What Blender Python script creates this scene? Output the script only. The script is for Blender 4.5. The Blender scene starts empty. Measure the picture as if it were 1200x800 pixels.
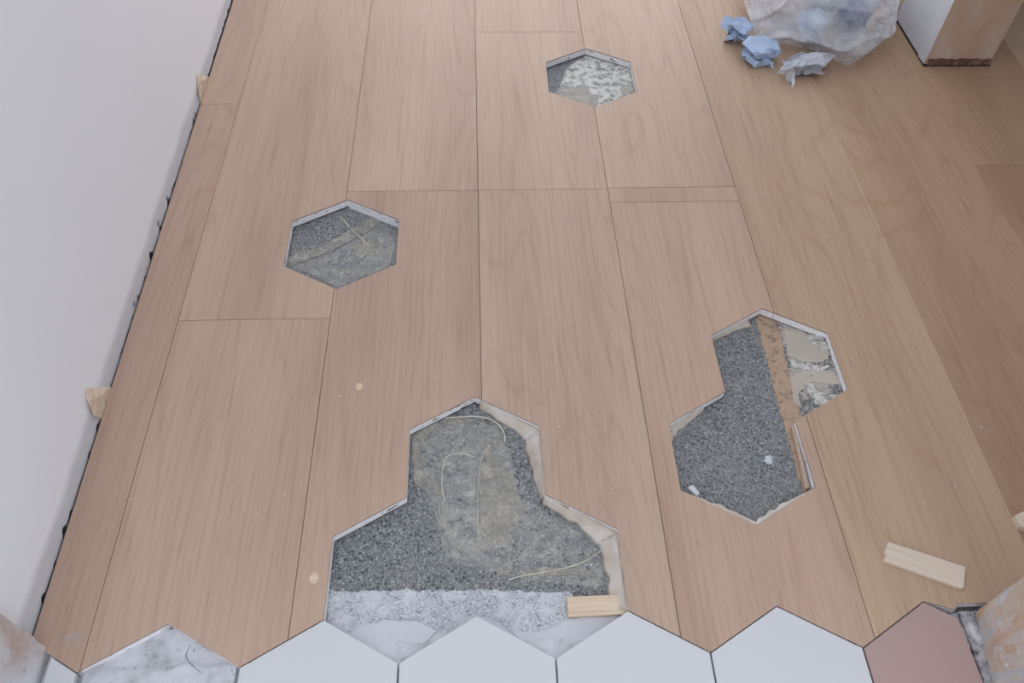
import bpy, bmesh, math, random
from mathutils import Vector, Matrix, noise
random.seed(7)
scene = bpy.context.scene
COL = scene.collection

# ------------------------------------------------------------------ camera
F_PX, PITCH, YAW, ROLL = 949.12, 0.90464, -0.06293, 0.03256
CAM = Vector((0.00933, -0.22642, 0.91917))
_r0 = Vector((math.cos(YAW), math.sin(YAW), 0)); _g = Vector((-math.sin(YAW), math.cos(YAW), 0))
FWD = _g*math.cos(PITCH) + Vector((0, 0, -math.sin(PITCH)))
_up = _g*math.sin(PITCH) + Vector((0, 0, math.cos(PITCH)))
RIGHT = _r0*math.cos(ROLL) + _up*math.sin(ROLL)
UP = -_r0*math.sin(ROLL) + _up*math.cos(ROLL)
cd = bpy.data.cameras.new('camera'); cam = bpy.data.objects.new('camera', cd); COL.objects.link(cam)
cd.sensor_fit = 'HORIZONTAL'; cd.sensor_width = 36.0; cd.lens = F_PX/1200*36.0
cd.clip_start = 0.02; cd.clip_end = 60
cam.matrix_world = Matrix(((RIGHT.x, UP.x, -FWD.x, CAM.x), (RIGHT.y, UP.y, -FWD.y, CAM.y),
                           (RIGHT.z, UP.z, -FWD.z, CAM.z), (0, 0, 0, 1)))
scene.camera = cam

# ------------------------------------------------------------------ world, window light, exposure
w = bpy.data.worlds.new('world'); scene.world = w; w.use_nodes = True
bg = w.node_tree.nodes['Background']; bg.inputs[0].default_value = (0.86, 0.92, 1.0, 1); bg.inputs[1].default_value = 1.12
ld = bpy.data.lights.new('window_daylight', 'AREA'); ld.shape = 'RECTANGLE'; ld.size = 1.1; ld.size_y = 1.3
ld.energy = 165; ld.color = (1.0, 0.98, 0.95)
lo = bpy.data.objects.new('window_daylight', ld); COL.objects.link(lo)
lo.location = (0.25, 2.98, 1.45); lo.rotation_euler = (math.radians(68), 0, math.radians(-8))
vs = scene.view_settings; vs.view_transform = 'Standard'; vs.look = 'None'; vs.gamma = 1; vs.use_curve_mapping = False
vs.exposure = 0.12

# ------------------------------------------------------------------ helpers
def ray(px, py):
    return FWD + RIGHT*((px-600)/F_PX) - UP*((py-400)/F_PX)
def G(px, py, z=0.0):
    d = ray(px, py); t = (z-CAM.z)/d.z
    return CAM + d*t
def onx(px, py, xplane):
    d = ray(px, py); t = (xplane-CAM.x)/d.x
    return CAM + d*t
def link(o, parent=None):
    COL.objects.link(o)
    if parent is not None: o.parent = parent
    return o
def obj(name, bm, mats, parent=None, smooth=False):
    me = bpy.data.meshes.new(name); bmesh.ops.recalc_face_normals(bm, faces=bm.faces)
    bm.to_mesh(me); bm.free()
    for m in (mats if isinstance(mats, (list, tuple)) else [mats]): me.materials.append(m)
    if smooth:
        for p in me.polygons: p.use_smooth = True
    return link(bpy.data.objects.new(name, me), parent)
def tag(o, label=None, cat=None, group=None, kind=None):
    if label: o['label'] = label
    if cat: o['category'] = cat
    if group: o['group'] = group
    if kind: o['kind'] = kind
    return o
def empty(name, loc):
    o = bpy.data.objects.new(name, None); o.location = loc; o.empty_display_size = 0.02
    return link(o)
def box(bm, x0, x1, y0, y1, z0, z1, mi=0):
    v = [bm.verts.new(p) for p in ((x0,y0,z0),(x1,y0,z0),(x1,y1,z0),(x0,y1,z0),(x0,y0,z1),(x1,y0,z1),(x1,y1,z1),(x0,y1,z1))]
    for f in ((0,3,2,1),(4,5,6,7),(0,1,5,4),(1,2,6,5),(2,3,7,6),(3,0,4,7)):
        fc = bm.faces.new([v[i] for i in f]); fc.material_index = mi
def prism(bm, pts, z0, z1, mi=0, cham=0.0):
    """vertical prism over a 2-D outline, with an optional small chamfer round the top"""
    n = len(pts); P = [Vector((p[0], p[1])) for p in pts]
    area = sum(P[i].x*P[(i+1) % n].y - P[(i+1) % n].x*P[i].y for i in range(n))
    if area < 0: P.reverse()
    bot = [bm.verts.new((p.x, p.y, z0)) for p in P]
    rings = [bot]
    if cham > 0:
        rings.append([bm.verts.new((p.x, p.y, z1-cham)) for p in P])
        ins = []
        for i in range(n):
            a, b, c = P[i-1], P[i], P[(i+1) % n]
            d1 = (b-a).normalized(); d2 = (c-b).normalized()
            n1 = Vector((-d1.y, d1.x)); n2 = Vector((-d2.y, d2.x)); m = n1+n2
            if m.length < 1e-6: m = n1
            m.normalize(); k = max(0.4, m.dot(n1))
            ins.append(b + m*(cham/k))
        rings.append([bm.verts.new((p.x, p.y, z1)) for p in ins])
    else:
        rings.append([bm.verts.new((p.x, p.y, z1)) for p in P])
    f = bm.faces.new(list(reversed(bot))); f.material_index = mi
    for a, b in zip(rings, rings[1:]):
        for i in range(n):
            f = bm.faces.new((a[i], a[(i+1) % n], b[(i+1) % n], b[i])); f.material_index = mi
    f = bm.faces.new(rings[-1]); f.material_index = mi

# ------------------------------------------------------------------ materials
class NT:
    def __init__(self, name):
        self.m = bpy.data.materials.new(name); self.m.use_nodes = True
        self.t = self.m.node_tree; self.b = self.t.nodes['Principled BSDF']; self.out = self.t.nodes['Material Output']
    def n(self, typ, **kw):
        nd = self.t.nodes.new(typ)
        for k, v in kw.items(): setattr(nd, k, v)
        return nd
    def l(self, a, b): self.t.links.new(a, b)
    def pos(self):
        return self.n('ShaderNodeNewGeometry').outputs['Position']
    def mapping(self, vec, scale=(1,1,1), loc=(0,0,0), rot=(0,0,0)):
        m = self.n('ShaderNodeMapping'); m.inputs['Scale'].default_value = scale
        m.inputs['Location'].default_value = loc; m.inputs['Rotation'].default_value = rot
        self.l(vec, m.inputs['Vector']); return m.outputs[0]
    def noise(self, vec, scale, detail=4, rough=0.55, dist=0.0):
        x = self.n('ShaderNodeTexNoise'); x.inputs['Scale'].default_value = scale; x.inputs['Detail'].default_value = detail
        x.inputs['Roughness'].default_value = rough; x.inputs['Distortion'].default_value = dist
        self.l(vec, x.inputs['Vector']); return x.outputs['Fac']
    def voro(self, vec, scale, feature='F1', out='Distance', rnd=1.0):
        x = self.n('ShaderNodeTexVoronoi'); x.feature = feature; x.inputs['Scale'].default_value = scale
        x.inputs['Randomness'].default_value = rnd
        self.l(vec, x.inputs['Vector']); return x.outputs[out]
    def ramp(self, fac, stops, interp='LINEAR'):
        r = self.n('ShaderNodeValToRGB'); r.color_ramp.interpolation = interp
        e = r.color_ramp.elements
        while len(e) < len(stops): e.new(0.5)
        for i, (p, c) in enumerate(stops):
            e[i].position = p; e[i].color = (c, c, c, 1) if isinstance(c, (int, float)) else (*c, 1)
        self.l(fac, r.inputs[0]); return r.outputs[0]
    def mix(self, fac, a, b, mode='MIX'):
        x = self.n('ShaderNodeMix'); x.data_type = 'RGBA'; x.blend_type = mode
        for s, v in ((0, fac), (6, a), (7, b)):
            if isinstance(v, (int, float)): x.inputs[s].default_value = v
            elif isinstance(v, tuple): x.inputs[s].default_value = (*v, 1)
            else: self.l(v, x.inputs[s])
        return x.outputs[2]
    def math(self, op, a, b=0.0, c=None):
        x = self.n('ShaderNodeMath', operation=op)
        for i, v in enumerate((a, b) if c is None else (a, b, c)):
            if isinstance(v, (int, float)): x.inputs[i].default_value = v
            else: self.l(v, x.inputs[i])
        return x.outputs[0]
    def bump(self, h, strength=0.3, dist=0.001):
        x = self.n('ShaderNodeBump'); x.inputs['Strength'].default_value = strength; x.inputs['Distance'].default_value = dist
        self.l(h, x.inputs['Height']); self.l(x.outputs[0], self.b.inputs['Normal'])
    def done(self, col=None, rough=0.5, spec=0.5):
        if col is not None:
            if isinstance(col, tuple): self.b.inputs['Base Color'].default_value = (*col, 1)
            else: self.l(col, self.b.inputs['Base Color'])
        if isinstance(rough, (int, float)): self.b.inputs['Roughness'].default_value = rough
        else: self.l(rough, self.b.inputs['Roughness'])
        self.b.inputs['Specular IOR Level'].default_value = spec
        return self.m

def s2l(r, g, b):
    f = lambda c: (c/255/12.92) if c <= 10 else ((c/255+0.055)/1.055)**2.4
    return (f(r), f(g), f(b))

def mat_wood():
    t = NT('oak_veneer')
    oi = t.n('ShaderNodeObjectInfo'); pos = t.pos()
    off = t.n('ShaderNodeCombineXYZ')
    t.l(t.math('MULTIPLY', oi.outputs['Random'], 7.3), off.inputs[0]); t.l(t.math('MULTIPLY', oi.outputs['Random'], 31.7), off.inputs[1])
    t.l(t.math('MULTIPLY', oi.outputs['Random'], 13.1), off.inputs[2])
    av = t.n('ShaderNodeVectorMath', operation='ADD'); t.l(pos, av.inputs[0]); t.l(off.outputs[0], av.inputs[1]); p = av.outputs[0]
    # flowing cathedral figure: bands of a slow, stretched noise field
    field = t.noise(t.mapping(p, (6.0, 0.75, 1)), 1.0, 2, 0.5, 0.4)
    bands = t.math('ABSOLUTE', t.math('SINE', t.math('MULTIPLY', field, 62.0)))
    bands = t.ramp(bands, [(0.0, 0.0), (0.45, 0.85), (1.0, 1.0)])
    fine = t.noise(t.mapping(p, (230, 5, 1)), 1.0, 4, 0.65)
    pores = t.noise(t.mapping(p, (520, 22, 1)), 1.0, 2, 0.6)
    broad = t.noise(t.mapping(p, (9, 0.9, 1)), 1.0, 3, 0.5)
    base = t.ramp(broad, [(0.22, s2l(174, 148, 131)), (0.5, s2l(190, 165, 147)), (0.78, s2l(203, 179, 158))])
    c = t.mix(t.math('MULTIPLY', t.math('SUBTRACT', 1.0, bands), 0.21), base, s2l(158, 124, 107))
    c = t.mix(t.ramp(fine, [(0.40, 0.0), (0.70, 0.22)]), c, s2l(212, 186, 166))
    c = t.mix(t.ramp(fine, [(0.25, 0.34), (0.46, 0.0)]), c, s2l(146, 112, 98))
    c = t.mix(t.ramp(pores, [(0.26, 0.30), (0.38, 0.0)]), c, s2l(128, 96, 84))
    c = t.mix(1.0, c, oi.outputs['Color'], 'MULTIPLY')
    t.bump(fine, 0.12, 0.0006)
    return t.done(c, t.math('ADD', t.math('MULTIPLY', fine, 0.12), 0.40), 0.32)

def mat_cut_edge():
    t = NT('plank_cut_edge'); pos = t.pos(); sx = t.n('ShaderNodeSeparateXYZ'); t.l(pos, sx.inputs[0])
    zz = t.math('MULTIPLY', sx.outputs[2], -1000.0/16.0)           # 0 at the top, 1 at the slab
    lay = t.ramp(zz, [(0.0, s2l(120, 92, 76)), (0.08, s2l(140, 114, 98)), (0.13, s2l(242, 240, 243)), (0.80, s2l(246, 244, 247)),
                      (0.87, s2l(96, 90, 90)), (1.0, s2l(80, 78, 80))])
    dirt = t.noise(t.mapping(pos, (34, 34, 120)), 1.0, 4, 0.6)
    c = t.mix(t.ramp(dirt, [(0.60, 0.0), (0.66, 0.8)]), lay, s2l(92, 78, 70))
    c = t.mix(t.ramp(t.noise(pos, 160, 3), [(0.5, 0.0), (0.8, 0.35)]), c, s2l(160, 150, 146))
    t.bump(dirt, 0.3, 0.001)
    return t.done(c, 0.75, 0.2)

def mat_slab():
    t = NT('speckled_concrete'); pos = t.pos()
    p = t.mapping(pos, (1, 1, 1))
    def chips(scale, thr, size, ch):
        v = t.n('ShaderNodeTexVoronoi'); v.inputs['Scale'].default_value = scale; t.l(p, v.inputs['Vector'])
        sc = t.n('ShaderNodeSeparateColor'); t.l(v.outputs['Color'], sc.inputs[0])
        near = t.ramp(v.outputs['Distance'], [(size*0.8, 1.0), (size*1.2, 0.0)])
        return t.math('MULTIPLY', near, t.math('GREATER_THAN', sc.outputs[ch], thr)), sc.outputs[2]
    dk, cell = chips(215, 0.66, 0.40, 0); lt, cell2 = chips(270, 0.70, 0.40, 1); dk2, cell3 = chips(520, 0.70, 0.42, 0)
    c = t.ramp(cell3, [(0.0, s2l(100, 102, 104)), (0.5, s2l(127, 129, 131)), (1.0, s2l(156, 157, 158))])
    c = t.mix(t.math('MULTIPLY', lt, 0.75), c, s2l(182, 183, 182))
    c = t.mix(t.math('MULTIPLY', dk2, 0.7), c, s2l(60, 62, 67))
    c = t.mix(t.math('MULTIPLY', dk, 0.66), c, s2l(44, 46, 51))
    big = t.noise(pos, 22, 3)
    c = t.mix(t.ramp(big, [(0.45, 0.0), (0.75, 0.35)]), c, s2l(150, 150, 145))
    t.bump(t.noise(pos, 300, 3), 0.2, 0.0006)
    return t.done(c, 0.8, 0.25)

def mat_film(name, col, lo, hi, scale=60, maxa=1.0, rough=0.45):
    """thin smear of glue or dust: its own colour where it is thick, clear where it has been scraped away"""
    t = NT(name); pos = t.pos()
    n1 = t.noise(pos, scale, 6, 0.68)
    n2 = t.noise(pos, scale*6, 3, 0.6)
    a = t.ramp(t.math('ADD', t.math('MULTIPLY', n1, 0.62), t.math('MULTIPLY', n2, 0.38)), [(lo, 0.0), (hi, maxa)])
    c = t.mix(t.noise(pos, scale*0.6, 3), tuple(x*0.86 for x in col), tuple(min(1, x*1.1) for x in col))
    t.done(c, rough, 0.4)
    t.l(a, t.b.inputs['Alpha'])
    t.bump(n1, 0.4, 0.0015)
    return t.m

def mat_noisy(name, stops, scale=30, detail=5, rough=0.6, bump=0.2, spec=0.3, stretch=(1, 1, 1), bd=0.001, bscale=None):
    t = NT(name); pos = t.mapping(t.pos(), stretch)
    n1 = t.noise(pos, scale, detail, 0.6)
    c = t.ramp(n1, stops)
    if bump: t.bump(t.noise(pos, bscale or scale*3, 4), bump, bd)
    return t.done(c, rough, spec)

def mat_mortar():
    t = NT('white_mortar'); pos = t.pos()
    n1 = t.noise(pos, 26, 6, 0.65); n2 = t.noise(pos, 170, 3)
    c = t.ramp(n1, [(0.30, s2l(168, 168, 172)), (0.48, s2l(204, 205, 210)), (0.7, s2l(222, 223, 228))])
    c = t.mix(t.ramp(n2, [(0.30, 0.6), (0.37, 0.0)]), c, s2l(120, 116, 116))
    t.bump(n1, 0.7, 0.004)
    return t.done(c, 0.85, 0.2)

def mat_dusty():
    t = NT('dusty_concrete'); pos = t.pos()
    v = t.voro(pos, 620, 'F1', 'Color'); sp = t.n('ShaderNodeSeparateColor'); t.l(v, sp.inputs[0])
    c = t.ramp(sp.outputs[0], [(0.0, s2l(96, 98, 104)), (0.06, s2l(136, 138, 144)), (0.2, s2l(172, 174, 180)), (0.8, s2l(190, 192, 198)), (1.0, s2l(222, 223, 226))])
    n1 = t.noise(pos, 40, 5, 0.65)
    c = t.mix(t.ramp(n1, [(0.46, 0.1), (0.62, 0.8)]), c, s2l(212, 214, 220))
    t.bump(n1, 0.5, 0.002)
    return t.done(c, 0.85, 0.2)

def mat_tile(name, col):
    t = NT(name); pos = t.pos()
    n1 = t.noise(pos, 9, 3); c = t.mix(n1, tuple(x*0.97 for x in col), col)
    s = t.noise(pos, 75, 2, 0.4)
    c = t.mix(t.ramp(s, [(0.215, 0.5), (0.235, 0.0)]), c, s2l(120, 116, 112))
    return t.done(c, 0.55, 0.35)

def mat_wall():
    t = NT('painted_plaster'); pos = t.pos(); sx = t.n('ShaderNodeSeparateXYZ'); t.l(pos, sx.inputs[0])
    n1 = t.noise(pos, 6, 4); n2 = t.noise(pos, 40, 4)
    c = t.mix(n1, s2l(236, 238, 243), s2l(240, 241, 246))
    # greyer band low on the wall, with a soft uneven edge
    z = t.math('ADD', sx.outputs[2], t.math('MULTIPLY', t.math('SUBTRACT', n1, 0.5), 0.03))
    band = t.ramp(z, [(0.020, 1.0), (0.034, 0.0)])
    c = t.mix(t.math('MULTIPLY', band, 0.55), c, s2l(176, 176, 182))
    scuff = t.ramp(t.noise(t.mapping(pos, (1, 14, 14)), 1.3, 6, 0.7), [(0.66, 0.0), (0.74, 0.30)])
    c = t.mix(scuff, c, s2l(190, 184, 180))
    t.bump(n2, 0.08, 0.001)
    return t.done(c, 0.7, 0.25)

def mat_stub():
    t = NT('old_jamb_paint'); pos = t.pos()
    n1 = t.noise(t.mapping(pos, (14, 14, 6)), 1.0, 6, 0.65); n2 = t.noise(pos, 55, 4, 0.6)
    c = t.ramp(n1, [(0.3, s2l(182, 156, 136)), (0.46, s2l(198, 172, 150)), (0.58, s2l(204, 184, 168)), (0.68, s2l(208, 198, 192))])
    c = t.mix(t.ramp(n2, [(0.66, 0.0), (0.76, 0.7)]), c, s2l(150, 138, 132))
    t.bump(n2, 0.3, 0.002)
    return t.done(c, 0.7, 0.3)

def mat_jamb():
    t = NT('stripped_jamb'); pos = t.pos()
    n1 = t.noise(t.mapping(pos, (26, 26, 7)), 1.0, 6, 0.62, 0.4); n2 = t.noise(t.mapping(pos, (60, 60, 22)), 1.0, 5, 0.65); n3 = t.noise(pos, 90, 3)
    c = t.ramp(n1, [(0.32, s2l(150, 150, 156)), (0.42, s2l(186, 186, 192)), (0.50, s2l(200, 184, 170)), (0.58, s2l(194, 164, 140)), (0.72, s2l(200, 178, 160))])
    c = t.mix(t.ramp(n2, [(0.54, 0.0), (0.66, 0.85)]), c, s2l(206, 206, 212))
    c = t.mix(t.ramp(n3, [(0.68, 0.0), (0.73, 0.9)]), c, s2l(236, 236, 238))
    t.bump(n2, 0.7, 0.004)
    return t.done(c, 0.65, 0.35)

def mat_jamb_pale():
    t = NT('pale_stripped_plaster'); pos = t.pos()
    n1 = t.noise(t.mapping(pos, (20, 20, 10)), 1.0, 6, 0.62, 0.4); n2 = t.noise(pos, 60, 5, 0.65)
    c = t.ramp(n1, [(0.32, s2l(186, 166, 156)), (0.44, s2l(202, 196, 196)), (0.56, s2l(206, 206, 212)), (0.72, s2l(214, 214, 220))])
    c = t.mix(t.ramp(n2, [(0.62, 0.0), (0.72, 0.6)]), c, s2l(160, 150, 148))
    t.bump(n2, 0.5, 0.003)
    return t.done(c, 0.75, 0.25)

def mat_pine(name, a, b, ang=0.0, sc=260):
    t = NT(name); pos = t.mapping(t.pos(), (1, 1, 1), (0, 0, 0), (0, 0, ang))
    n1 = t.noise(t.mapping(pos, (9, sc, sc)), 1.0, 3, 0.5)
    n2 = t.noise(t.mapping(pos, (60, 900, 900)), 1.0, 2, 0.5)
    c = t.mix(t.ramp(n1, [(0.35, 0.0), (0.65, 1.0)]), a, b)
    c = t.mix(t.math('MULTIPLY', n2, 0.15), c, tuple(x*0.7 for x in b))
    t.bump(n2, 0.2, 0.0006)
    return t.done(c, 0.7, 0.25)

def mat_paper(name, a, b):
    t = NT(name); pos = t.pos()
    c = t.mix(t.noise(pos, 26, 4), a, b)
    t.bump(t.noise(pos, 120, 5, 0.7), 0.5, 0.003)
    t.done(c, 0.8, 0.2)
    return t.m

def mat_plastic():
    t = NT('clear_crumpled_plastic'); pos = t.pos()
    n1 = t.noise(pos, 17, 5, 0.6)
    t.done((0.80, 0.82, 0.87), 0.16, 0.8)
    t.l(t.ramp(n1, [(0.35, 0.25), (0.65, 0.56)]), t.b.inputs['Alpha'])
    cr = t.voro(t.mapping(pos, (1, 1, 1.4)), 34, 'DISTANCE_TO_EDGE', 'Distance')
    t.bump(t.math('ADD', t.noise(pos, 25, 4, 0.55), cr), 0.35, 0.004)
    return t.m

M = dict(wood=mat_wood(), edge=mat_cut_edge(), slab=mat_slab(), mortar=mat_mortar(), dusty=mat_dusty(), wall=mat_wall(), stub=mat_stub(),
         jamb=mat_jamb(), jpale=mat_jamb_pale(), tile=mat_tile('white_tile', s2l(213, 214, 217)), pink=mat_tile('pink_tile', s2l(181, 154, 148)),
         glue=mat_noisy('dried_glue', [(0.3, s2l(186, 170, 154)), (0.5, s2l(202, 190, 178)), (0.7, s2l(216, 208, 202))], 30, 4, 0.35, 0.3, 0.5),
         gluepale=mat_noisy('pale_glue_ridge', [(0.3, s2l(196, 188, 172)), (0.7, s2l(214, 208, 196))], 60, 3, 0.4, 0.2, 0.5),
         veil=mat_film('glue_veil', s2l(206, 204, 196), 0.41, 0.60, 70, 0.62),
         smear=mat_film('glue_smear', s2l(182, 176, 164), 0.36, 0.58, 46, 0.85),
         solid=mat_film('glue_sheet', s2l(192, 182, 168), 0.30, 0.40, 50, 1.0),
         patchy=mat_film('patchy_glue', s2l(186, 176, 168), 0.46, 0.51, 30, 0.97),
         dust=mat_film('brown_wood_dust', s2l(190, 163, 140), 0.34, 0.48, 60, 0.96, 0.9),
         white=mat_film('white_residue', s2l(216, 215, 209), 0.40, 0.51, 80, 0.97, 0.8),
         masonry=mat_noisy('grey_masonry', [(0.3, s2l(100, 103, 114)), (0.6, s2l(146, 148, 158)), (0.8, s2l(186, 188, 196))], 60, 5, 0.9, 0.6, 0.2, (1, 1, 1), 0.004),
         scuff=mat_film('white_scuff', s2l(220, 218, 222), 0.40, 0.70, 60, 0.6, 0.9),
         joint=mat_noisy('joint_mortar', [(0.34, s2l(96, 92, 96)), (0.44, s2l(160, 156, 160)), (0.56, s2l(188, 184, 188)), (0.66, s2l(216, 214, 218))], 75, 5, 0.9, 0.6, 0.2, (1, 1, 1), 0.003),
         plaster=mat_noisy('white_plaster', [(0.3, s2l(200, 202, 208)), (0.7, s2l(216, 217, 222))], 12, 5, 0.75, 0.15, 0.25),
         pine=mat_pine('pine_offcut', s2l(230, 210, 188), s2l(214, 186, 160)),
         pale=mat_pine('pale_spacer_wood', s2l(226, 210, 193), s2l(216, 198, 180), math.radians(24)),
         wedge=mat_pine('wedge_wood', s2l(232, 216, 196), s2l(208, 186, 166), 0.6, 120),
         bluep=mat_paper('light_blue_paper', s2l(168, 188, 218), s2l(192, 208, 232)), whitep=mat_paper('white_paper', s2l(204, 208, 218), s2l(222, 224, 230)),
         greyp=mat_paper('grey_paper', s2l(176, 180, 190), s2l(200, 202, 208)), tanp=mat_paper('beige_paper', s2l(204, 190, 178), s2l(216, 208, 200)),
         navy=mat_paper('slate_blue_paper', s2l(70, 86, 126), s2l(104, 122, 162)), plastic=mat_plastic(),
         base=mat_noisy('rusty_brown_residue', [(0.3, s2l(84, 62, 54)), (0.55, s2l(126, 98, 84)), (0.68, s2l(150, 128, 118)), (0.76, s2l(214, 206, 200))], 70, 5, 0.7, 0.6, 0.3, (1, 1, 1), 0.003),
         black=mat_noisy('dark_gap_filler', [(0.3, (0.02, 0.018, 0.018)), (0.7, (0.05, 0.045, 0.045))], 60, 3, 0.9, 0.3))

# ------------------------------------------------------------------ hexagon lattice of the tiling
R = 0.1; W = math.sqrt(3)*R
OFF = [(0, R), (-W/2, R/2), (-W/2, -R/2), (0, -R), (W/2, -R/2), (W/2, R/2)]      # top, UL, LL, bottom, LR, UR
def V(r, c, k):
    return Vector((W*(c+0.5*(r % 2))+OFF[k][0], 1.5*R*r+OFF[k][1]))
def hexpts(cx, cy, s=1.0, rot=0.0):
    c_, s_ = math.cos(rot), math.sin(rot)
    return [Vector((cx+s*(x*c_-y*s_), cy+s*(x*s_+y*c_))) for x, y in OFF]

SLAB = -0.016
# ------------------------------------------------------------------ floor: slab, planks
bm = bmesh.new(); box(bm, -0.75, 1.7, -1.2, 3.1, -0.14, SLAB)
floor = tag(obj('floor', bm, M['slab']), 'speckled grey concrete slab floor carrying oak planks and hexagonal tiles', 'floor', kind='structure')

A_C = (-0.2065, 0.7005); B_C = (0.2325, 1.147)
cut_polys = [hexpts(*A_C), hexpts(*B_C, 0.98),
    [V(3,2,0), V(3,2,1), V(3,2,2), V(2,2,1), V(2,2,2), V(2,2,3), V(2,2,4), V(3,2,3), V(3,2,4), V(3,2,5)],
    [V(2,0,0), V(2,0,1), V(2,0,2), V(1,-1,1), V(1,-1,2), V(1,-1,2)+Vector((0,-0.06)), V(1,0,4)+Vector((0,-0.06)), V(1,0,4), V(1,0,5), V(2,0,4), V(2,0,5)]]
zig = [Vector((-0.9, 0.06)), V(0,-3,0), V(0,-3,5)]
for c in range(-2, 4):
    zig += [V(0,c,0)] + ([V(0,c,5)] if c < 3 else [])
pr = G(1120, 714)
zig += [Vector((pr.x, pr.y)), Vector((pr.x+0.004, 0.096)), Vector((3, 0.096)), Vector((3, -2)), Vector((-0.9, -2))]
cut_polys.append(zig)
cutters = []
for poly in cut_polys:
    b = bmesh.new(); prism(b, poly, -0.05, 0.05, 1)
    o = obj('cutter', b, [M['wood'], M['edge']]); cutters.append(o)

X0, PW = 0.0095, 0.2201
PLX = lambda y: -0.4925 - 0.0090*(y-0.09)            # scribed edge along the wall
cols = {}
seams = {-3: [1.065, 2.2], -2: [0.544, 2.0], -1: [0.8205, 2.5], 0: [0.8212, 1.305, 2.7], 1: [0.787, 0.8235, 2.2], 2: [1.9], 3: [2.4],
         4: [0.8745, 2.1], 5: [0.3, 1.5], 6: [1.1], 7: [0.6, 2.3], 8: [1.4], 9: [0.4, 1.9], 10: [1.0], 11: [2.0], 12: [0.7], 13: [1.6]}
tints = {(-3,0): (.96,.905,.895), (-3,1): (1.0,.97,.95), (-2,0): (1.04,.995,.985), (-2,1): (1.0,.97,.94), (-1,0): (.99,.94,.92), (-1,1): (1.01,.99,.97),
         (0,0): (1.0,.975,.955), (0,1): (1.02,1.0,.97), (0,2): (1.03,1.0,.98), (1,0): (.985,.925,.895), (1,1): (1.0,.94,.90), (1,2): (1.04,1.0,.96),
         (2,0): (.945,.89,.80), (3,0): (.865,.785,.675), (4,0): (.74,.64,.53), (4,1): (.80,.71,.59)}  # right-hand boards: browner wood, with the dimmer right side painted into the tint
planks = []
gap = 0.00030
for n in range(-3, 7):
    ys = [-0.4] + seams[n] + [3.0]
    xa, xb = X0+n*PW+(0.00003 if n in (3, 4) else gap), X0+(n+1)*PW-(0.00003 if n in (2, 3) else gap)
    ch = {2: 0.0004, 3: 0.0002, 4: 0.0003}.get(n, 0.0006)
    for i in range(len(ys)-1):
        ya, yb = ys[i]+gap, ys[i+1]-gap
        if n == -3: pts = [(PLX(ya), ya), (xb, ya), (xb, yb), (PLX(yb), yb)]
        else: pts = [(xa, ya), (xb, ya), (xb, yb), (xa, yb)]
        stub = n in (4, 5) and yb > 1.18
        b = bmesh.new(); prism(b, pts, SLAB+0.0005, 0.0, 0, ch)
        o = obj('plank', b, [M['wood'], M['edge']])
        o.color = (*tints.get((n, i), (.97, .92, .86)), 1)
        xs = [p[0] for p in pts]
        for ci, poly in enumerate(cut_polys):
            if min(p.x for p in poly) < max(xs) and max(p.x for p in poly) > min(xs) and min(p.y for p in poly) < yb and max(p.y for p in poly) > ya:
                md = o.modifiers.new('cut', 'BOOLEAN'); md.operation = 'DIFFERENCE'; md.solver = 'EXACT'; md.object = cutters[ci]
        planks.append(o)
bpy.context.view_layer.update()
dg = bpy.context.evaluated_depsgraph_get()
for o in planks:
    if o.modifiers:
        me = bpy.data.meshes.new_from_object(o.evaluated_get(dg)); me.name = 'plank'
        o.modifiers.clear(); o.data = me
    o.parent = floor
for o in cutters: bpy.data.objects.remove(o)

# tiles (tops flush with the oak), mortar bed below
def tile(pts, mat):
    b = bmesh.new(); prism(b, pts, -0.0095, -0.0002, 0, 0.0007)
    return obj('hexagonal_tile', b, mat, floor)
TS = 0.988
for c in range(-1, 3): tile(hexpts(W*c, 0, TS), M['tile'])
q1, q2 = G(1119, 714), G(1153, 800); sl = (q2.x-q1.x)/(q2.y-q1.y)
hp = hexpts(W*3, 0, TS)
top_r = hp[0] + (hp[5]-hp[0])*((q1.x-hp[0].x)/(hp[5].x-hp[0].x))
tag(tile([hp[0], hp[1], hp[2], hp[3], (q1.x+sl*(hp[3].y-q1.y), hp[3].y), (top_r.x, top_r.y)], M['pink']), 'pink cut hexagonal tile')
hl = hexpts(-3*W, 0, TS); jx = -0.466
k = (jx-hl[0].x)/(hl[5].x-hl[0].x)
tile([(jx, hl[0].y+(hl[5].y-hl[0].y)*k), hl[5], hl[4], (jx, hl[3].y+(hl[4].y-hl[3].y)*k)], M['tile'])
for c in range(-3, 3): tile(hexpts(W*(c+0.5), -1.5*R, TS), M['tile'])

def ragged(pts, z, step=0.004, amp=0.0016, seed=0):
    out = []
    n = len(pts)
    for i in range(n):
        a, b = Vector(pts[i]), Vector(pts[(i+1) % n]); L = (b-a).length; m = max(1, int(L/step))
        for j in range(m):
            p = a+(b-a)*(j/m)
            q = Vector((p.x*170+seed*5.1, p.y*170, seed*1.7))
            out.append(Vector((p.x+amp*noise.noise(q)*1.6, p.y+amp*noise.noise(q+Vector((31, 7, 3)))*1.6)))
    return out
def px2(pts, z): return [G(x, y, z).to_2d() for x, y in pts]
def patch(name, pix, mat, z=SLAB, th=0.0008, amp=0.0016, seed=0, step=0.004, label=None):
    b = bmesh.new(); prism(b, ragged(px2(pix, z+th), z, step, amp, seed), z-0.0004, z+th, 0)
    o = obj(name, b, mat, floor)
    if label: o['label'] = label
    return o
def blobpx(cx, cy, rx, ry, n=18, rot=0):
    return [(cx+rx*math.cos(a)*math.cos(rot)-ry*math.sin(a)*math.sin(rot), cy+rx*math.cos(a)*math.sin(rot)+ry*math.sin(a)*math.cos(rot)) for a in [2*math.pi*i/n for i in range(n)]]

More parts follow.
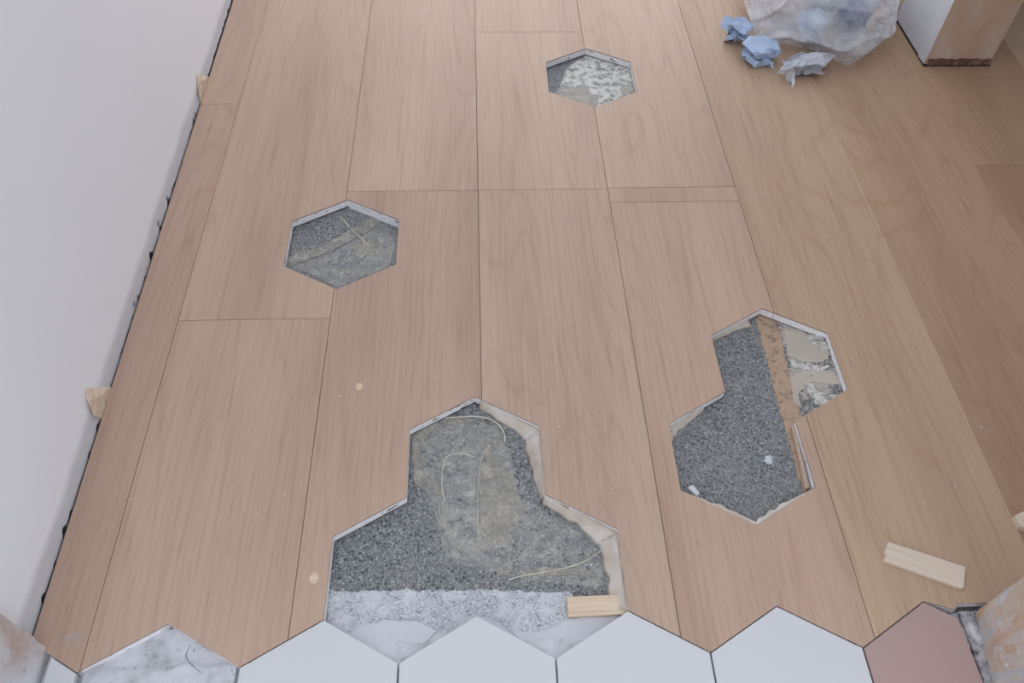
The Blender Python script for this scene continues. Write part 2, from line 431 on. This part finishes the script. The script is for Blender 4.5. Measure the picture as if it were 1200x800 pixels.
# mortar bed under the tile area and in the gap of the missing tile (uneven surface)
b = bmesh.new()
def grid(bm, x0, x1, y0, y1, nx, ny, zf):
    vv = [[bm.verts.new((x0+(x1-x0)*i/nx, y0+(y1-y0)*j/ny, zf(x0+(x1-x0)*i/nx, y0+(y1-y0)*j/ny))) for i in range(nx+1)] for j in range(ny+1)]
    for j in range(ny):
        for i in range(nx): bm.faces.new((vv[j][i], vv[j][i+1], vv[j+1][i+1], vv[j+1][i]))
def bedz(x, y):
    return -0.0112 + 0.0012*noise.noise(Vector((x*40, y*40, 0))) + 0.0006*noise.noise(Vector((x*160, y*160, 3))) - (max(0, (y-0.064+0.006*noise.noise(Vector((x*26, 1, 2)))))*0.20 if x > -0.2 else 0)
grid(b, -0.474, 0.60, -0.30, 0.098, 220, 80, bedz)
bed = obj('mortar_bed', b, M['mortar'], floor, True)

# -- hollow left by the missing tile at the jamb: fresh white mortar lump with cracked edge
b = bmesh.new()
def lumpz(x, y):
    d = y-(0.052+0.010*noise.noise(Vector((x*30, 5, 1)))+0.10*max(0, -(x+0.40)))
    return -0.0060 + 0.0008*noise.noise(Vector((x*60, y*60, 8))) - 0.010*max(0, min(1, d/0.012))
grid(b, -0.428, -0.264, -0.06, 0.090, 90, 80, lumpz)
obj('mortar_lump', b, M['mortar'], floor, True)
def tube(name, pts, r, mat, parent=floor, flat=0.6, seg=6):
    b = bmesh.new(); P = [Vector(p) for p in pts]
    # resample with a soft curve
    Q = []
    for i in range(len(P)-1):
        p0, p1, p2, p3 = P[max(0, i-1)], P[i], P[i+1], P[min(len(P)-1, i+2)]
        for j in range(6):
            t = j/6
            Q.append(0.5*((2*p1)+(-p0+p2)*t+(2*p0-5*p1+4*p2-p3)*t*t+(-p0+3*p1-3*p2+p3)*t**3))
    Q.append(P[-1]); prev = None; first = None
    for i, p in enumerate(Q):
        d = (Q[min(i+1, len(Q)-1)]-Q[max(i-1, 0)]).normalized(); s = d.cross(Vector((0, 0, 1))).normalized(); u = s.cross(d)
        rr = r*(0.75+0.5*noise.noise(p*90)) if 0 < i < len(Q)-1 else r*0.2
        ring = [b.verts.new(p+s*(rr*math.cos(2*math.pi*k/seg))+u*(rr*flat*math.sin(2*math.pi*k/seg))) for k in range(seg)]
        if prev:
            for k in range(seg): b.faces.new((prev[k], prev[(k+1) % seg], ring[(k+1) % seg], ring[k]))
        else: first = ring
        prev = ring
    b.faces.new(first); b.faces.new(list(reversed(prev)))
    return obj(name, b, mat, parent, True)
def pxl(pix, z): return [G(x, y, z) for x, y in pix]
tube('plaster_edge', pxl([(100, 779), (130, 763), (160, 750), (192, 735), (199, 735)], -0.003), 0.0016, M['plaster'])
tube('plaster_edge', pxl([(228, 750), (245, 760), (262, 770), (276, 778)], -0.006), 0.0014, M['masonry'])
tube('crack_line', pxl([(224, 754), (218, 768), (226, 780), (236, 788)], -0.0058), 0.0005, M['masonry'])

# -- three-tile hole beside the tiles
Z = SLAB
patch('dusty_band', [(374,692),(420,693),(470,691),(520,693),(560,690),(610,693),(668,694),(672,702),(664,742),(560,760),(470,770),(400,745),(372,730)], M['dusty'], Z, 0.0006, 0.0022, 1)
patch('mortar_smear', [(404,748),(425,732),(455,727),(490,728),(512,738),(500,752),(470,757),(432,758)], M['plaster'], Z+0.0005, 0.0022, 0.0015, 2)
patch('mortar_smear', [(600,738),(624,742),(650,734),(668,724),(724,722),(730,728),(690,752),(655,772),(640,768),(610,752)], M['plaster'], Z+0.0005, 0.0020, 0.0014, 3)
patch('mortar_smear', [(500,757),(520,745),(552,736),(545,724),(570,722),(600,740),(606,752),(560,760)], M['plaster'], Z+0.0005, 0.0016, 0.0014, 4)
patch('glue_veil', [(484,508),(500,492),(545,490),(582,500),(598,530),(612,600),(600,640),(560,650),(520,640),(505,585),(484,560)], M['veil'], Z, 0.0004, 0.002, 5)
patch('glue_veil', [(560,560),(625,590),(680,625),(706,660),(706,688),(640,682),(560,668),(520,650),(510,600)], M['veil'], Z, 0.0003, 0.002, 6)
patch('glue_smear', [(482,510),(496,494),(540,488),(556,492),(510,500),(494,520),(492,550),(522,578),(514,584),(486,566)], M['smear'], Z, 0.0007, 0.0012, 7)
patch('glue_smear', [(562,540),(572,516),(584,514),(582,530),(600,560),(610,600),(596,636),(566,640),(562,590)], M['smear'], Z, 0.0006, 0.0016, 8)
patch('glue_smear', [(580,664),(600,664),(598,674),(584,674)], M['smear'], Z, 0.0006, 0.001, 9)
patch('glue_smear', [(612,668),(640,664),(690,668),(704,676),(660,674),(622,676)], M['smear'], Z, 0.0006, 0.001, 10)
zt = Z+0.001
tube('glue_string', pxl([(486,506),(500,492),(530,489),(560,488),(580,494),(590,506),(592,518)], zt), 0.0017, M['gluepale'])
tube('glue_string', pxl([(556,536),(540,531),(524,535),(519,550),(518,570),(521,588)], zt), 0.0011, M['gluepale'])
tube('glue_string', pxl([(575,520),(565,536),(561,560),(560,600),(561,650)], zt), 0.0007, M['gluepale'])
tube('glue_string', pxl([(594,680),(614,674),(650,668),(680,660),(700,648),(708,640)], zt), 0.0010, M['gluepale'])
# glue beads squeezed up against the right-hand edges of this hole
def bead(name, edge, wd, ztop, mat, side, zb=SLAB):
    """cove of dried glue along a hole edge: edge = ground points, wd = foot width at each"""
    b = bmesh.new(); rows = []
    E_ = [Vector(e) for e in edge]; S = []; WW = []
    for i in range(len(E_)-1):
        m = 14
        for j in range(m+(1 if i == len(E_)-2 else 0)):
            t = j/m; S.append(E_[i]+(E_[i+1]-E_[i])*t); WW.append(wd[i]+(wd[i+1]-wd[i])*t)
    for i, p in enumerate(S):
        a = S[max(0, i-3)]; c = S[min(len(S)-1, i+3)]; d = (c-a).normalized(); nrm = Vector((-d.y, d.x))*side
        wv = WW[i]*(1+0.35*noise.noise(Vector((p.x*60, p.y*60, 4)))); h = (ztop-zb)*(1+0.25*noise.noise(Vector((p.x*50, p.y*50, 9))))
        prof = [(-0.0006, h), (0.22, h*0.93), (0.5, h*0.55), (0.8, h*0.25), (1.0, 0.0)]
        rows.append([b.verts.new((p.x+nrm.x*(k*wv if k > 0 else k), p.y+nrm.y*(k*wv if k > 0 else k), zb+hh)) for k, hh in prof] + [b.verts.new((p.x-nrm.x*0.0006, p.y-nrm.y*0.0006, zb-0.0003))])
    for r0, r1 in zip(rows, rows[1:]):
        for k in range(len(r0)):
            k2 = (k+1) % len(r0); b.faces.new((r0[k], r0[k2], r1[k2], r1[k]))
    b.faces.new(rows[0]); b.faces.new(list(reversed(rows[-1])))
    return obj(name, b, mat, floor, True)
lerp = lambda a, b_, t: a+(b_-a)*t
bead('glue_bead', [lerp(V(2,0,0), V(2,0,5), 0.1), lerp(V(2,0,0), V(2,0,5), 0.55), V(2,0,5), lerp(V(2,0,5), V(2,0,4), .5), V(2,0,4)], [.006, .014, .021, .017, .005], -0.0045, M['glue'], -1)
bead('glue_bead', [V(2,0,4), lerp(V(2,0,4), V(1,0,5), .5), V(1,0,5), lerp(V(1,0,5), V(1,0,4), .4), V(1,0,4)+Vector((0, 0.004))], [.006, .013, .026, .019, .022], -0.0045, M['glue'], -1)
bead('glue_bead', [V(1,0,4)+Vector((0.0, 0.026)), V(1,0,4)+Vector((0.0, 0.012)), V(1,0,4)+Vector((0, 0.001))], [.010, .017, .008], -0.0035, M['glue'], -1)
# pine offcut lying in the hole
pz = -0.0075
b = bmesh.new(); prism(b, px2([(664,699),(734,696),(738,719),(666,722)], pz), SLAB+0.0006, pz, 0, 0.0004)
tag(obj('pine_offcut', b, M['pine']), 'short pine offcut lying in the largest floor hole beside white tiles', 'wood offcut')

# -- single hole by the left wall
patch('glue_smear', [(338,302),(336,312),(352,308),(386,294),(430,272),(446,258),(436,254),(410,270),(378,288),(350,297)], M['smear'], Z, 0.0008, 0.001, 20)
patch('glue_smear', [(416,282),(424,277),(432,281),(440,277),(447,281),(444,290),(438,299),(430,297),(424,304),(420,294),(412,291)], M['smear'], Z, 0.001, 0.0022, 21, 0.003)
patch('glue_veil', [(345,312),(390,296),(440,268),(466,280),(464,308),(396,336)], M['veil'], Z, 0.0003, 0.001, 22)
tube('glue_string', pxl([(398,252),(408,264),(420,276),(432,288)], zt), 0.0013, M['gluepale'])
tube('glue_string', pxl([(444,278),(446,286),(440,298)], zt), 0.0009, M['gluepale'])
tube('glue_string', pxl([(462,286),(458,300),(456,310)], zt), 0.0009, M['gluepale'])
bead('white_residue', [lerp(V(0,0,0), V(0,0,5), .0)+Vector(A_C), Vector(A_C)+V(0,0,5)], [.004, .004], -0.011, M['plaster'], -1)
# -- single hole near the trash bag
patch('white_residue', [(664,80),(688,64),(716,70),(738,80),(746,106),(700,126),(652,112)], M['white'], Z, 0.0010, 0.0016, 30)
patch('glue_smear', [(650,112),(658,98),(672,102),(684,98),(692,108),(704,112),(700,126)], M['smear'], Z+0.0008, 0.0006, 0.0040, 31)
patch('glue_smear', [(726,104),(744,92),(746,108),(728,110)], M['smear'], Z+0.0008, 0.0006, 0.0012, 32)
# -- double hole
patch('brown_dust_band', [(884,366),(904,364),(914,384),(920,420),(930,450),(938,492),(948,530),(958,572),(944,584),(936,560),(926,520),(916,488),(906,452),(896,410)], M['dust'], Z, 0.0008, 0.002, 40)
patch('glue_sheet', [(906,366),(950,378),(986,394),(998,456),(966,474),(938,490),(930,452),(920,420),(914,384)], M['patchy'], Z, 0.0012, 0.002, 41)
patch('glue_sheet', [(926,440),(950,432),(986,440),(992,452),(968,448),(950,446),(936,462),(940,478),(930,470)], M['solid'], Z+0.0004, 0.0014, 0.002, 42)
patch('glue_sheet', [(918,388),(940,386),(948,396),(976,410),(966,424),(940,424),(924,416)], M['solid'], Z+0.0004, 0.0014, 0.002, 43)
patch('white_residue', [(940,450),(950,449),(957,456),(970,462),(982,462),(976,470),(964,482),(954,480),(956,468),(946,458)], M['white'], Z+0.0004, 0.0016, 0.003, 44)
patch('white_residue', [(924,420),(940,424),(956,426),(972,430),(962,436),(944,434),(928,428)], M['white'], Z+0.0004, 0.0017, 0.004, 46)
patch('white_residue', [(946,392),(962,390),(976,402),(970,410),(952,404)], M['white'], Z+0.0004, 0.0017, 0.004, 48)
patch('white_residue', [(901+k*math.cos(a), 539+k*math.sin(a)) for a, k in [(2*math.pi*q/26, random.uniform(3.2, 7.2)) for q in range(26)]], M['plaster'], Z, 0.0012, 0.0, 45, 0.01)
def lip(edge, wd, side, mat):
    """thin skin of glue and torn veneer just below the rim of the near edges"""
    S = []
    for i in range(len(edge)-1):
        S += [(lerp(edge[i], edge[i+1], k/16), lerp(wd[i], wd[i+1], k/16)) for k in range(16)]
    S.append((edge[-1], wd[-1])); bb = bmesh.new(); rows = []
    for i, (p, w_) in enumerate(S):
        a = S[max(0, i-2)][0]; c = S[min(len(S)-1, i+2)][0]; d = (c-a).normalized(); nrm = Vector((-d.y, d.x))*side
        w_ *= 1+0.5*noise.noise(Vector((p.x*90, p.y*90, 6)))
        rows.append([bb.verts.new((p.x+nrm.x*k, p.y+nrm.y*k, z)) for k, z in ((-0.0004, -0.0004), (w_*0.6, -0.0012), (w_, -0.0030), (w_*0.9, SLAB), (-0.0004, SLAB))])
    for r0, r1 in zip(rows, rows[1:]):
        for k in range(5): bb.faces.new((r0[k], r0[(k+1) % 5], r1[(k+1) % 5], r1[k]))
    bb.faces.new(rows[0]); bb.faces.new(list(reversed(rows[-1])))
    return obj('torn_rim', bb, mat, floor, True)
lip([lerp(V(2,2,2), V(2,2,3), .05), lerp(V(2,2,2), V(2,2,3), .5), V(2,2,3)], [.002, .006, .006], 1, M['glue'])
lip([V(2,2,3), lerp(V(2,2,3), V(2,2,4), .45), lerp(V(2,2,3), V(2,2,4), .95)], [.006, .007, .001], 1, M['glue'])
b = bmesh.new(); prism(b, px2([(928,500),(931,499),(949,570),(944,573)], -0.008), SLAB+0.001, -0.008, 0, 0.0004)
obj('edge_splinter', b, M['wood'], floor)
bead('glue_bead', [lerp(V(3,2,0), V(3,2,1), .25), lerp(V(3,2,0), V(3,2,1), .55), V(3,2,1)], [.010, .005, .003], -0.011, M['glue'], 1)
bead('glue_bead', [lerp(V(3,2,2), V(2,2,1), .35), lerp(V(3,2,2), V(2,2,1), .8), V(2,2,1), lerp(V(2,2,1), V(2,2,2), .22)], [.002, .010, .013, .004], -0.011, M['glue'], 1)
b = bmesh.new(); prism(b, px2([(936,502),(940,500),(958,566),(952,572)], -0.004), SLAB+0.001, -0.0035, 0, 0.0004)
obj('edge_splinter', b, M['plaster'], floor)
patch('plaster_flake', [(806,570),(812,568),(820,578),(816,580)], M['plaster'], -0.003, 0.002, 0.0005, 47)

# ------------------------------------------------------------------ left wall
WX = lambda y: PLX(y)-0.0030
b = bmesh.new()
YS = 0.084; YE = 2.9; N = 700
fr = []; 
for i in range(N+1):
    y = YS+(YE-YS)*(i/N)**1.25
    far = max(0, min(1, (y-0.95)/0.3)); zb = -0.0060 + 0.0045*far + 0.0030*noise.noise(Vector((y*24, 0, 3))) + 0.009*max(0, noise.noise(Vector((y*48, 4, 1)))-0.12)*2.2
    x = WX(y)
    fr.append([b.verts.new((x-0.011, y, zb)), b.verts.new((x-0.001, y, zb)), b.verts.new((x, y, zb+0.002)), b.verts.new((x, y, 0.05)), b.verts.new((x, y, 2.4)), b.verts.new((x-0.011, y, 2.4))])
for a, c in zip(fr, fr[1:]):
    for k in range(6): b.faces.new((a[k], a[(k+1) % 6], c[(k+1) % 6], c[k]))
b.faces.new(fr[0]); b.faces.new(list(reversed(fr[-1])))
core = bmesh.new(); prism(core, [(WX(YS)-0.0105, YS), (WX(YE)-0.0105, YE), (-0.68, YE), (-0.68, YS)], SLAB+0.0002, 2.4)
wl = tag(obj('wall_left', core, M['masonry']), kind='structure')
obj('plaster', b, M['wall'], wl)
# crumbling lumps in the joint at the foot of the wall
lump_pix = [(203,222),(197,232),(186,262),(172,302),(170,312),(161,348),(157,356),(229,140),(231,134)]
for i, (x, y) in enumerate(lump_pix):
    p = onx(x, y, WX(0.7)+0.001); bb = bmesh.new(); bmesh.ops.create_icosphere(bb, subdivisions=2, radius=0.005)
    for v in bb.verts:
        v.co *= 0.75+0.7*noise.noise(v.co*260+Vector((i*9, 0, 0))); v.co.x *= 0.45; v.co.y *= 1.5
    bmesh.ops.translate(bb, verts=bb.verts, vec=(WX(p.y)-0.0005, p.y, p.z))
    obj('crumbled_plaster', bb, M['tanp'] if i in (3, 4) else M['masonry'], wl)

# ------------------------------------------------------------------ doorway jambs of the cross wall, far wall, added right wall
def wall_box(name, x0, x1, y0, y1, z0, z1, mat, parent=None):
    bb = bmesh.new(); box(bb, x0, x1, y0, y1, z0, z1); o = obj(name, bb, mat, parent)
    if parent is None: o['kind'] = 'structure'
    return o
def jamb(name, pts, mat, z0=-0.0105):
    bb = bmesh.new(); nz = 90; n = len(pts); rings = []
    for j in range(nz+1):
        z = z0+(2.4-z0)*(j/nz)**1.6
        ring = []
        for i, p in enumerate(pts):
            q = Vector((i*3.3, z*38, 2)); a = 0.0022
            ring.append(bb.verts.new((p[0]+a*noise.noise(q), p[1]+a*noise.noise(q+Vector((9, 3, 0))), z)))
        rings.append(ring)
    for a, c in zip(rings, rings[1:]):
        for i in range(n): bb.faces.new((a[i], a[(i+1) % n], c[(i+1) % n], c[i]))
    bb.faces.new(rings[0]); bb.faces.new(rings[-1])
    return tag(obj(name, bb, mat), kind='structure')
jamb('wall_front_left', [(-0.4745, 0.0785), (-0.4745, 0.04), (-0.4745, -0.06), (-1.1, -0.06), (-1.1, 0.0785)], M['jpale'])
J1 = G(1145, 716); J2 = G(1166, 800)
jamb('wall_front_right', [(J1.x, J1.y), ((J1.x+J2.x)/2, (J1.y+J2.y)/2), (J2.x, J2.y), (J2.x-0.004, -0.06), (1.55, -0.06), (1.55, J1.y)], M['jamb'])
wall_box('wall_front_lintel', -0.4745, 0.60, -0.058, 0.0, 2.05, 2.4, M['plaster'])
wall_box('shade_wall_right', 1.55, 1.67, -0.06, 3.0, -0.14, 2.4, M['plaster'])  # unseen wall, added to keep light off the right side
# far wall with a window opening
wb = bmesh.new()
for bx_ in ((-0.68, -0.35, -0.14, 2.4), (0.85, 1.67, -0.14, 2.4), (-0.35, 0.85, -0.14, 0.8), (-0.35, 0.85, 2.15, 2.4)): box(wb, bx_[0], bx_[1], 3.0, 3.14, bx_[2], bx_[3])
tag(obj('wall_back', wb, M['plaster']), kind='structure')
# rubble in the joint between pink tile and jamb
b = bmesh.new()
for i in range(60):
    t = random.random(); a = G(1122+t*30, 716+t*84, -0.008); c = G(1145+t*18, 716+t*84, -0.008)
    p = a+(c-a)*random.random(); r = random.uniform(0.0012, 0.0034)
    mm = bmesh.ops.create_icosphere(b, subdivisions=1, radius=r)
    for v in mm['verts']:
        v.co *= 0.8+0.5*noise.noise(v.co*300+Vector((i, 0, 0))); v.co += Vector((p.x, p.y, -0.0068+r*0.3))
tag(obj('joint_rubble', b, M['joint'], floor), kind='stuff')
patch('joint_fill', [(1124,716),(1145,716),(1166,800),(1154,800)], M['joint'], -0.0105, 0.0040, 0.0012, 50)

# ------------------------------------------------------------------ stub wall with a bare end face
PX0, PX1, PY0 = 0.9062, 1.0400, 1.1795
bb = bmesh.new(); box(bb, PX0, PX1, PY0, 3.0, 0.004, 2.4)
for f in bb.faces: f.material_index = 1 if f.calc_center_median().y < PY0+0.001 else 0
sw = tag(obj('wall_stub', bb, [M['plaster'], M['stub']]), kind='structure')
bb = bmesh.new(); grid(bb, PX0+0.004, PX1-0.001, 0, 1, 60, 10, lambda x, y: 0)
for v in bb.verts:
    t = v.co.y; x = v.co.x
    v.co = Vector((x, PY0-0.0006-0.003*(1-t)*(0.6+0.8*abs(noise.noise(Vector((x*120, t*6, 0))))), 0.002+t*(0.014+0.004*noise.noise(Vector((x*70, 2, 0))))))
obj('residue_strip', bb, M['base'], sw)
bb = bmesh.new(); box(bb, PX0-0.0012, PX1+0.002, PY0-0.0030, 3.0, 0.0, 0.0030); obj('bottom_joint', bb, M['black'], sw)
bb = bmesh.new(); grid(bb, 0, 1, 0, 1, 30, 6, lambda x, y: 0)
for v in bb.verts:
    t, s = v.co.x, v.co.y
    y = PY0+0.002+t*0.03; v.co = Vector((PX0-0.0008-0.002*abs(noise.noise(Vector((y*90, s*5, 1)))), y, 0.002+s*(0.02*(1-t)+0.003)))
obj('plaster_crumb', bb, M['plaster'], sw)
bb = bmesh.new(); prism(bb, [(PX0-0.001, PY0+0.17), (PX0+0.001, PY0+0.17), (PX0+0.001, PY0+0.28), (PX0-0.001, PY0+0.28)], 0.004, 0.11)
obj('bare_patch', bb, M['stub'], sw)

# ------------------------------------------------------------------ wooden wedges between wall and floor
def wedge(pix_floor_far, pix_floor_near, pix_wall_top, label, th):
    a = G(*pix_floor_far); c = G(*pix_floor_near); xw = WX(a.y)
    t = onx(*pix_wall_top, xw+0.0003)
    xf = PLX(a.y)-0.0004
    # upright tapering shim standing in the joint, its top slanting towards the room
    prof = [(a.y, -0.012), (c.y, -0.012), (c.y-0.001, 0.001), (lerp(c.y, t.y, .5)-0.003, lerp(0.002, t.z, .52)), (t.y-0.001, t.z*0.92), (t.y+0.003, t.z), (lerp(t.y, a.y, .5), lerp(t.z, 0.004, .45)), (a.y, 0.004)]
    bb = bmesh.new(); n = len(prof)
    L_ = [bb.verts.new((xw+0.0003, y, z)) for y, z in prof]
    R_ = [bb.verts.new((xf+(th if z > 0.003 else 0), y-(0.010 if z > 0.006 else 0), z*(0.80 if z > 0.006 else 1))) for y, z in prof]
    for i in range(n): bb.faces.new((L_[i], L_[(i+1) % n], R_[(i+1) % n], R_[i]))
    bb.faces.new(L_); bb.faces.new(list(reversed(R_)))
    return tag(obj('wooden_wedge', bb, M['wedge']), label, 'wedge', 'wooden wedges along the left wall')
wedge((248.5, 92), (238, 119), (229, 88), 'sharp triangular pale wood wedge at wall beside plank end joint', .002)
wedge((127, 455), (122, 489), (98, 458), 'blunt pale wood wedge at wall beside long plank without holes', .002)

# ------------------------------------------------------------------ loose wood pieces on the floor
b = bmesh.new()
sp_ = px2([(1041,634),(1132,664),(1130,688),(1127,689),(1036,656),(1039,650),(1036.5,646),(1040,640)], 0.005)
prism(b, sp_, 0.0, 0.005, 0, 0.0006)
tag(obj('wooden_spacer', b, M['pale']), 'flat pale wooden strip lying on planks above pink tile', 'wood strip')
b = bmesh.new()
prism(b, px2([(1189,604),(1203,597),(1262,618),(1254,640),(1196,616)], 0.009), 0.0, 0.009, 0, 0.0008)
tag(obj('wooden_block', b, M['pale']), 'small pale wood block on planks near stripped right jamb', 'wood block')

patch('plaster_scuff', [(72,746),(86,740),(98,742),(92,752),(76,754)], M['scuff'], 0.0, 0.0003, 0.003, 60)
# pale filler dots and specks on the oak
for i, (x, y, r) in enumerate([(421, 453, 4.5), (368, 677, 5)]):
    b = bmesh.new(); c = G(x, y); rr = r*0.00115
    prism(b, [(c.x+rr*math.cos(a)*0.9, c.y+rr*math.sin(a)*1.2) for a in [k*math.pi/7 for k in range(14)]], -0.0003, 0.0003)
    obj('filler_dot', b, M['pine'], floor)
b = bmesh.new()
spk = [(700,479),(747,473),(655,500),(717,573),(296,87),(243,246),(228,716),(212,746),(1019,571),(1120,569),(886,563),(832,722),(598,92),(243,282),(470,250),(1160,88)]
for i in range(26): spk.append((random.uniform(150, 1180), random.uniform(130, 700)))
for i, (x, y) in enumerate(spk):
    c = G(x, y); r = random.uniform(0.0005, 0.0013)
    mm = bmesh.ops.create_icosphere(b, subdivisions=1, radius=r)
    for v in mm['verts']: v.co = Vector((v.co.x*1.3, v.co.y*1.1, v.co.z*0.5))+Vector((c.x, c.y, r*0.4))
tag(obj('plaster_crumbs', b, M['plaster']), 'tiny white plaster crumbs scattered over the oak planks', 'crumbs', kind='stuff')

# ------------------------------------------------------------------ trash bag and crumpled paper
def dent(P, rnd, n, d0, d1, k0, k1, up=0.9):
    """fold caps of a closed shape inwards about random planes: flat facets that meet in sharp creases"""
    for k in range(n):
        a = rnd.uniform(0, 2*math.pi); el = rnd.uniform(-0.5, 1.2)*up
        nv = Vector((math.cos(a)*math.cos(el), math.sin(a)*math.cos(el), math.sin(el)))
        d = rnd.uniform(d0, d1); kk = rnd.uniform(k0, k1)
        for p in P:
            s_ = nv.dot(p)-d
            if s_ > 0: p -= nv*(s_*2*kk)
def crumple(name, loc, size, mat, seed, n=95, d0=0.42, d1=0.92, rotz=0.0, parent=None, sub=5, flaps=0):
    rnd = random.Random(seed); b = bmesh.new(); bmesh.ops.create_icosphere(b, subdivisions=sub, radius=1.0)
    P = [v.co.copy() for v in b.verts]
    for p in P: p *= 1+0.25*noise.noise(p*1.6+Vector((seed, 0, 0)))+0.25*(0.22-abs(noise.noise(p*2.6+Vector((0, seed*3.1, 0)))))
    dent(P, rnd, n, d0, d1, 0.50, 0.95)
    lo_ = Vector([min(p[i] for p in P) for i in range(3)]); hi_ = Vector([max(p[i] for p in P) for i in range(3)])
    c, s_ = math.cos(rotz), math.sin(rotz)
    for v, p in zip(b.verts, P):
        q = Vector([(p[i]-(lo_[i]+hi_[i])/2)/(hi_[i]-lo_[i])*2*size[i] for i in range(3)])
        q += Vector((noise.noise(p*9), noise.noise(p*9+Vector((5, 1, 0))), noise.noise(p*9+Vector((0, 3, 7)))))*0.0014
        v.co = Vector((loc[0]+c*q.x-s_*q.y, loc[1]+s_*q.x+c*q.y, max(0.0004, loc[2]+size[2]+q.z)))
    for fl in range(flaps):                                # loose creased corners of the same sheet
        m = 22; S = [Vector((i/m-0.5, j/m-0.5, 0.06*noise.noise(Vector((i/m*3+seed+fl*7, j/m*3, 0))))) for j in range(m+1) for i in range(m+1)]
        for k in range(9):
            a = rnd.uniform(0, 2*math.pi); el = rnd.uniform(-1.0, 1.0)
            nv = Vector((math.cos(a)*math.cos(el), math.sin(a)*math.cos(el), math.sin(el))); d = rnd.uniform(0.03, 0.22); kk = rnd.uniform(0.5, 0.9)
            for p in S:
                t_ = nv.dot(p)-d
                if t_ > 0: p -= nv*(2*t_*kk)
        a = 2*math.pi*(fl+rnd.uniform(-.2, .2))/flaps; cen = sum(S, Vector())/len(S)
        o_ = Vector((math.cos(a)*size[0]*0.62, math.sin(a)*size[1]*0.62, size[2]*rnd.uniform(0.2, 1.1)))
        eu = Matrix.Rotation(rnd.uniform(0, 6.28), 3, 'Z') @ Matrix.Rotation(rnd.uniform(-.8, .8), 3, 'X')
        vv = []
        for p in S:
            q = eu @ ((p-cen)*2.3*(size[0]+size[1])*0.5); q = Vector((q.x, q.y, q.z*0.9))+o_
            vv.append(b.verts.new((loc[0]+c*q.x-s_*q.y, loc[1]+s_*q.x+c*q.y, max(0.0005, q.z))))
        for j in range(m):
            for i in range(m):
                k = j*(m+1)+i; b.faces.new((vv[k], vv[k+1], vv[k+m+2], vv[k+m+1]))
    return obj(name, b, mat, parent)
GP = 'crumpled papers spilling from the bag'
tag(crumple('crumpled_paper', (0.575, 1.202, -0.003), (0.036, 0.032, 0.024), M['bluep'], 1, flaps=6), 'light blue crumpled paper ball between the smaller blue ball and whitish scrap', 'paper', GP)
tag(crumple('crumpled_paper', (0.545, 1.270, -0.003), (0.025, 0.027, 0.026), M['bluep'], 5, flaps=5), 'smaller light blue crumpled paper ball, farthest paper from the stub wall', 'paper', GP)
tag(crumple('crumpled_paper', (0.657, 1.153, -0.004), (0.066, 0.023, 0.024), M['whitep'], 3, 80, .45, .9, math.radians(26), flaps=4), 'long whitish crumpled paper poking out from under the bag', 'paper', GP)
GI = 'crumpled papers inside the bag'
for i, (x, y, z, sx, sy, sz, m, lab) in enumerate([
    (0.656, 1.350, 0.008, .036, .044, .040, 'tanp', 'beige crumpled paper inside the clear bag near its left side'),
    (0.696, 1.268, 0.008, .034, .030, .030, 'bluep', 'pale blue crumpled paper in the middle of the clear bag'),
    (0.764, 1.262, 0.008, .030, .032, .044, 'navy', 'slate blue crumpled paper seen through the clear plastic bag'),
    (0.812, 1.320, 0.008, .026, .042, .042, 'greyp', 'grey crumpled paper inside the clear bag towards the stub wall'),
    (0.738, 1.355, 0.006, .046, .062, .064, 'whitep', 'large white crumpled paper at the back of the clear bag')]):
    tag(crumple('crumpled_paper', (x, y, z), (sx, sy, sz), M[m], 10+i), lab, 'paper', GI)
bag = empty('trash_bag', (0.735, 1.35, 0)); tag(bag, 'clear plastic trash bag full of crumpled paper beside stub wall', 'bag')
b = bmesh.new(); bmesh.ops.create_icosphere(b, subdivisions=6, radius=1.0)
sg = lambda v, e: math.copysign(abs(v)**e, v)
P = [Vector((sg(v.co.x, .82), sg(v.co.y, .82), sg(v.co.z, .85))) for v in b.verts]
for p in P: p *= 1+0.10*noise.noise(p*1.8+Vector((4, 9, 2)))
dent(P, random.Random(12), 130, 0.80, 1.08, 0.50, 0.85)
lo_ = Vector([min(p[i] for p in P) for i in range(3)]); hi_ = Vector([max(p[i] for p in P) for i in range(3)])
P = [Vector([(p[i]-lo_[i])/(hi_[i]-lo_[i])*2-1 for i in range(3)]) for p in P]
for v, p in zip(b.verts, P):
    p = p + Vector((noise.noise(p*5), noise.noise(p*5+Vector((5, 1, 0))), noise.noise(p*5+Vector((0, 3, 7)))))*0.03
    v.co = Vector((0.726+p.x*0.162, 1.365+p.y*0.210, max(0.0006, p.z*0.105+0.048)))
corner = Vector((0.872, 1.205, 0.004))
for v in b.verts:
    d = (v.co-corner).length
    if d < 0.06: v.co = v.co.lerp(corner, 0.8*(1-d/0.06)**1.2)
o = obj('bag_film', b, M['plastic'], None, False)
o.parent = bag; o.matrix_parent_inverse = Matrix.Translation(bag.location).inverted()
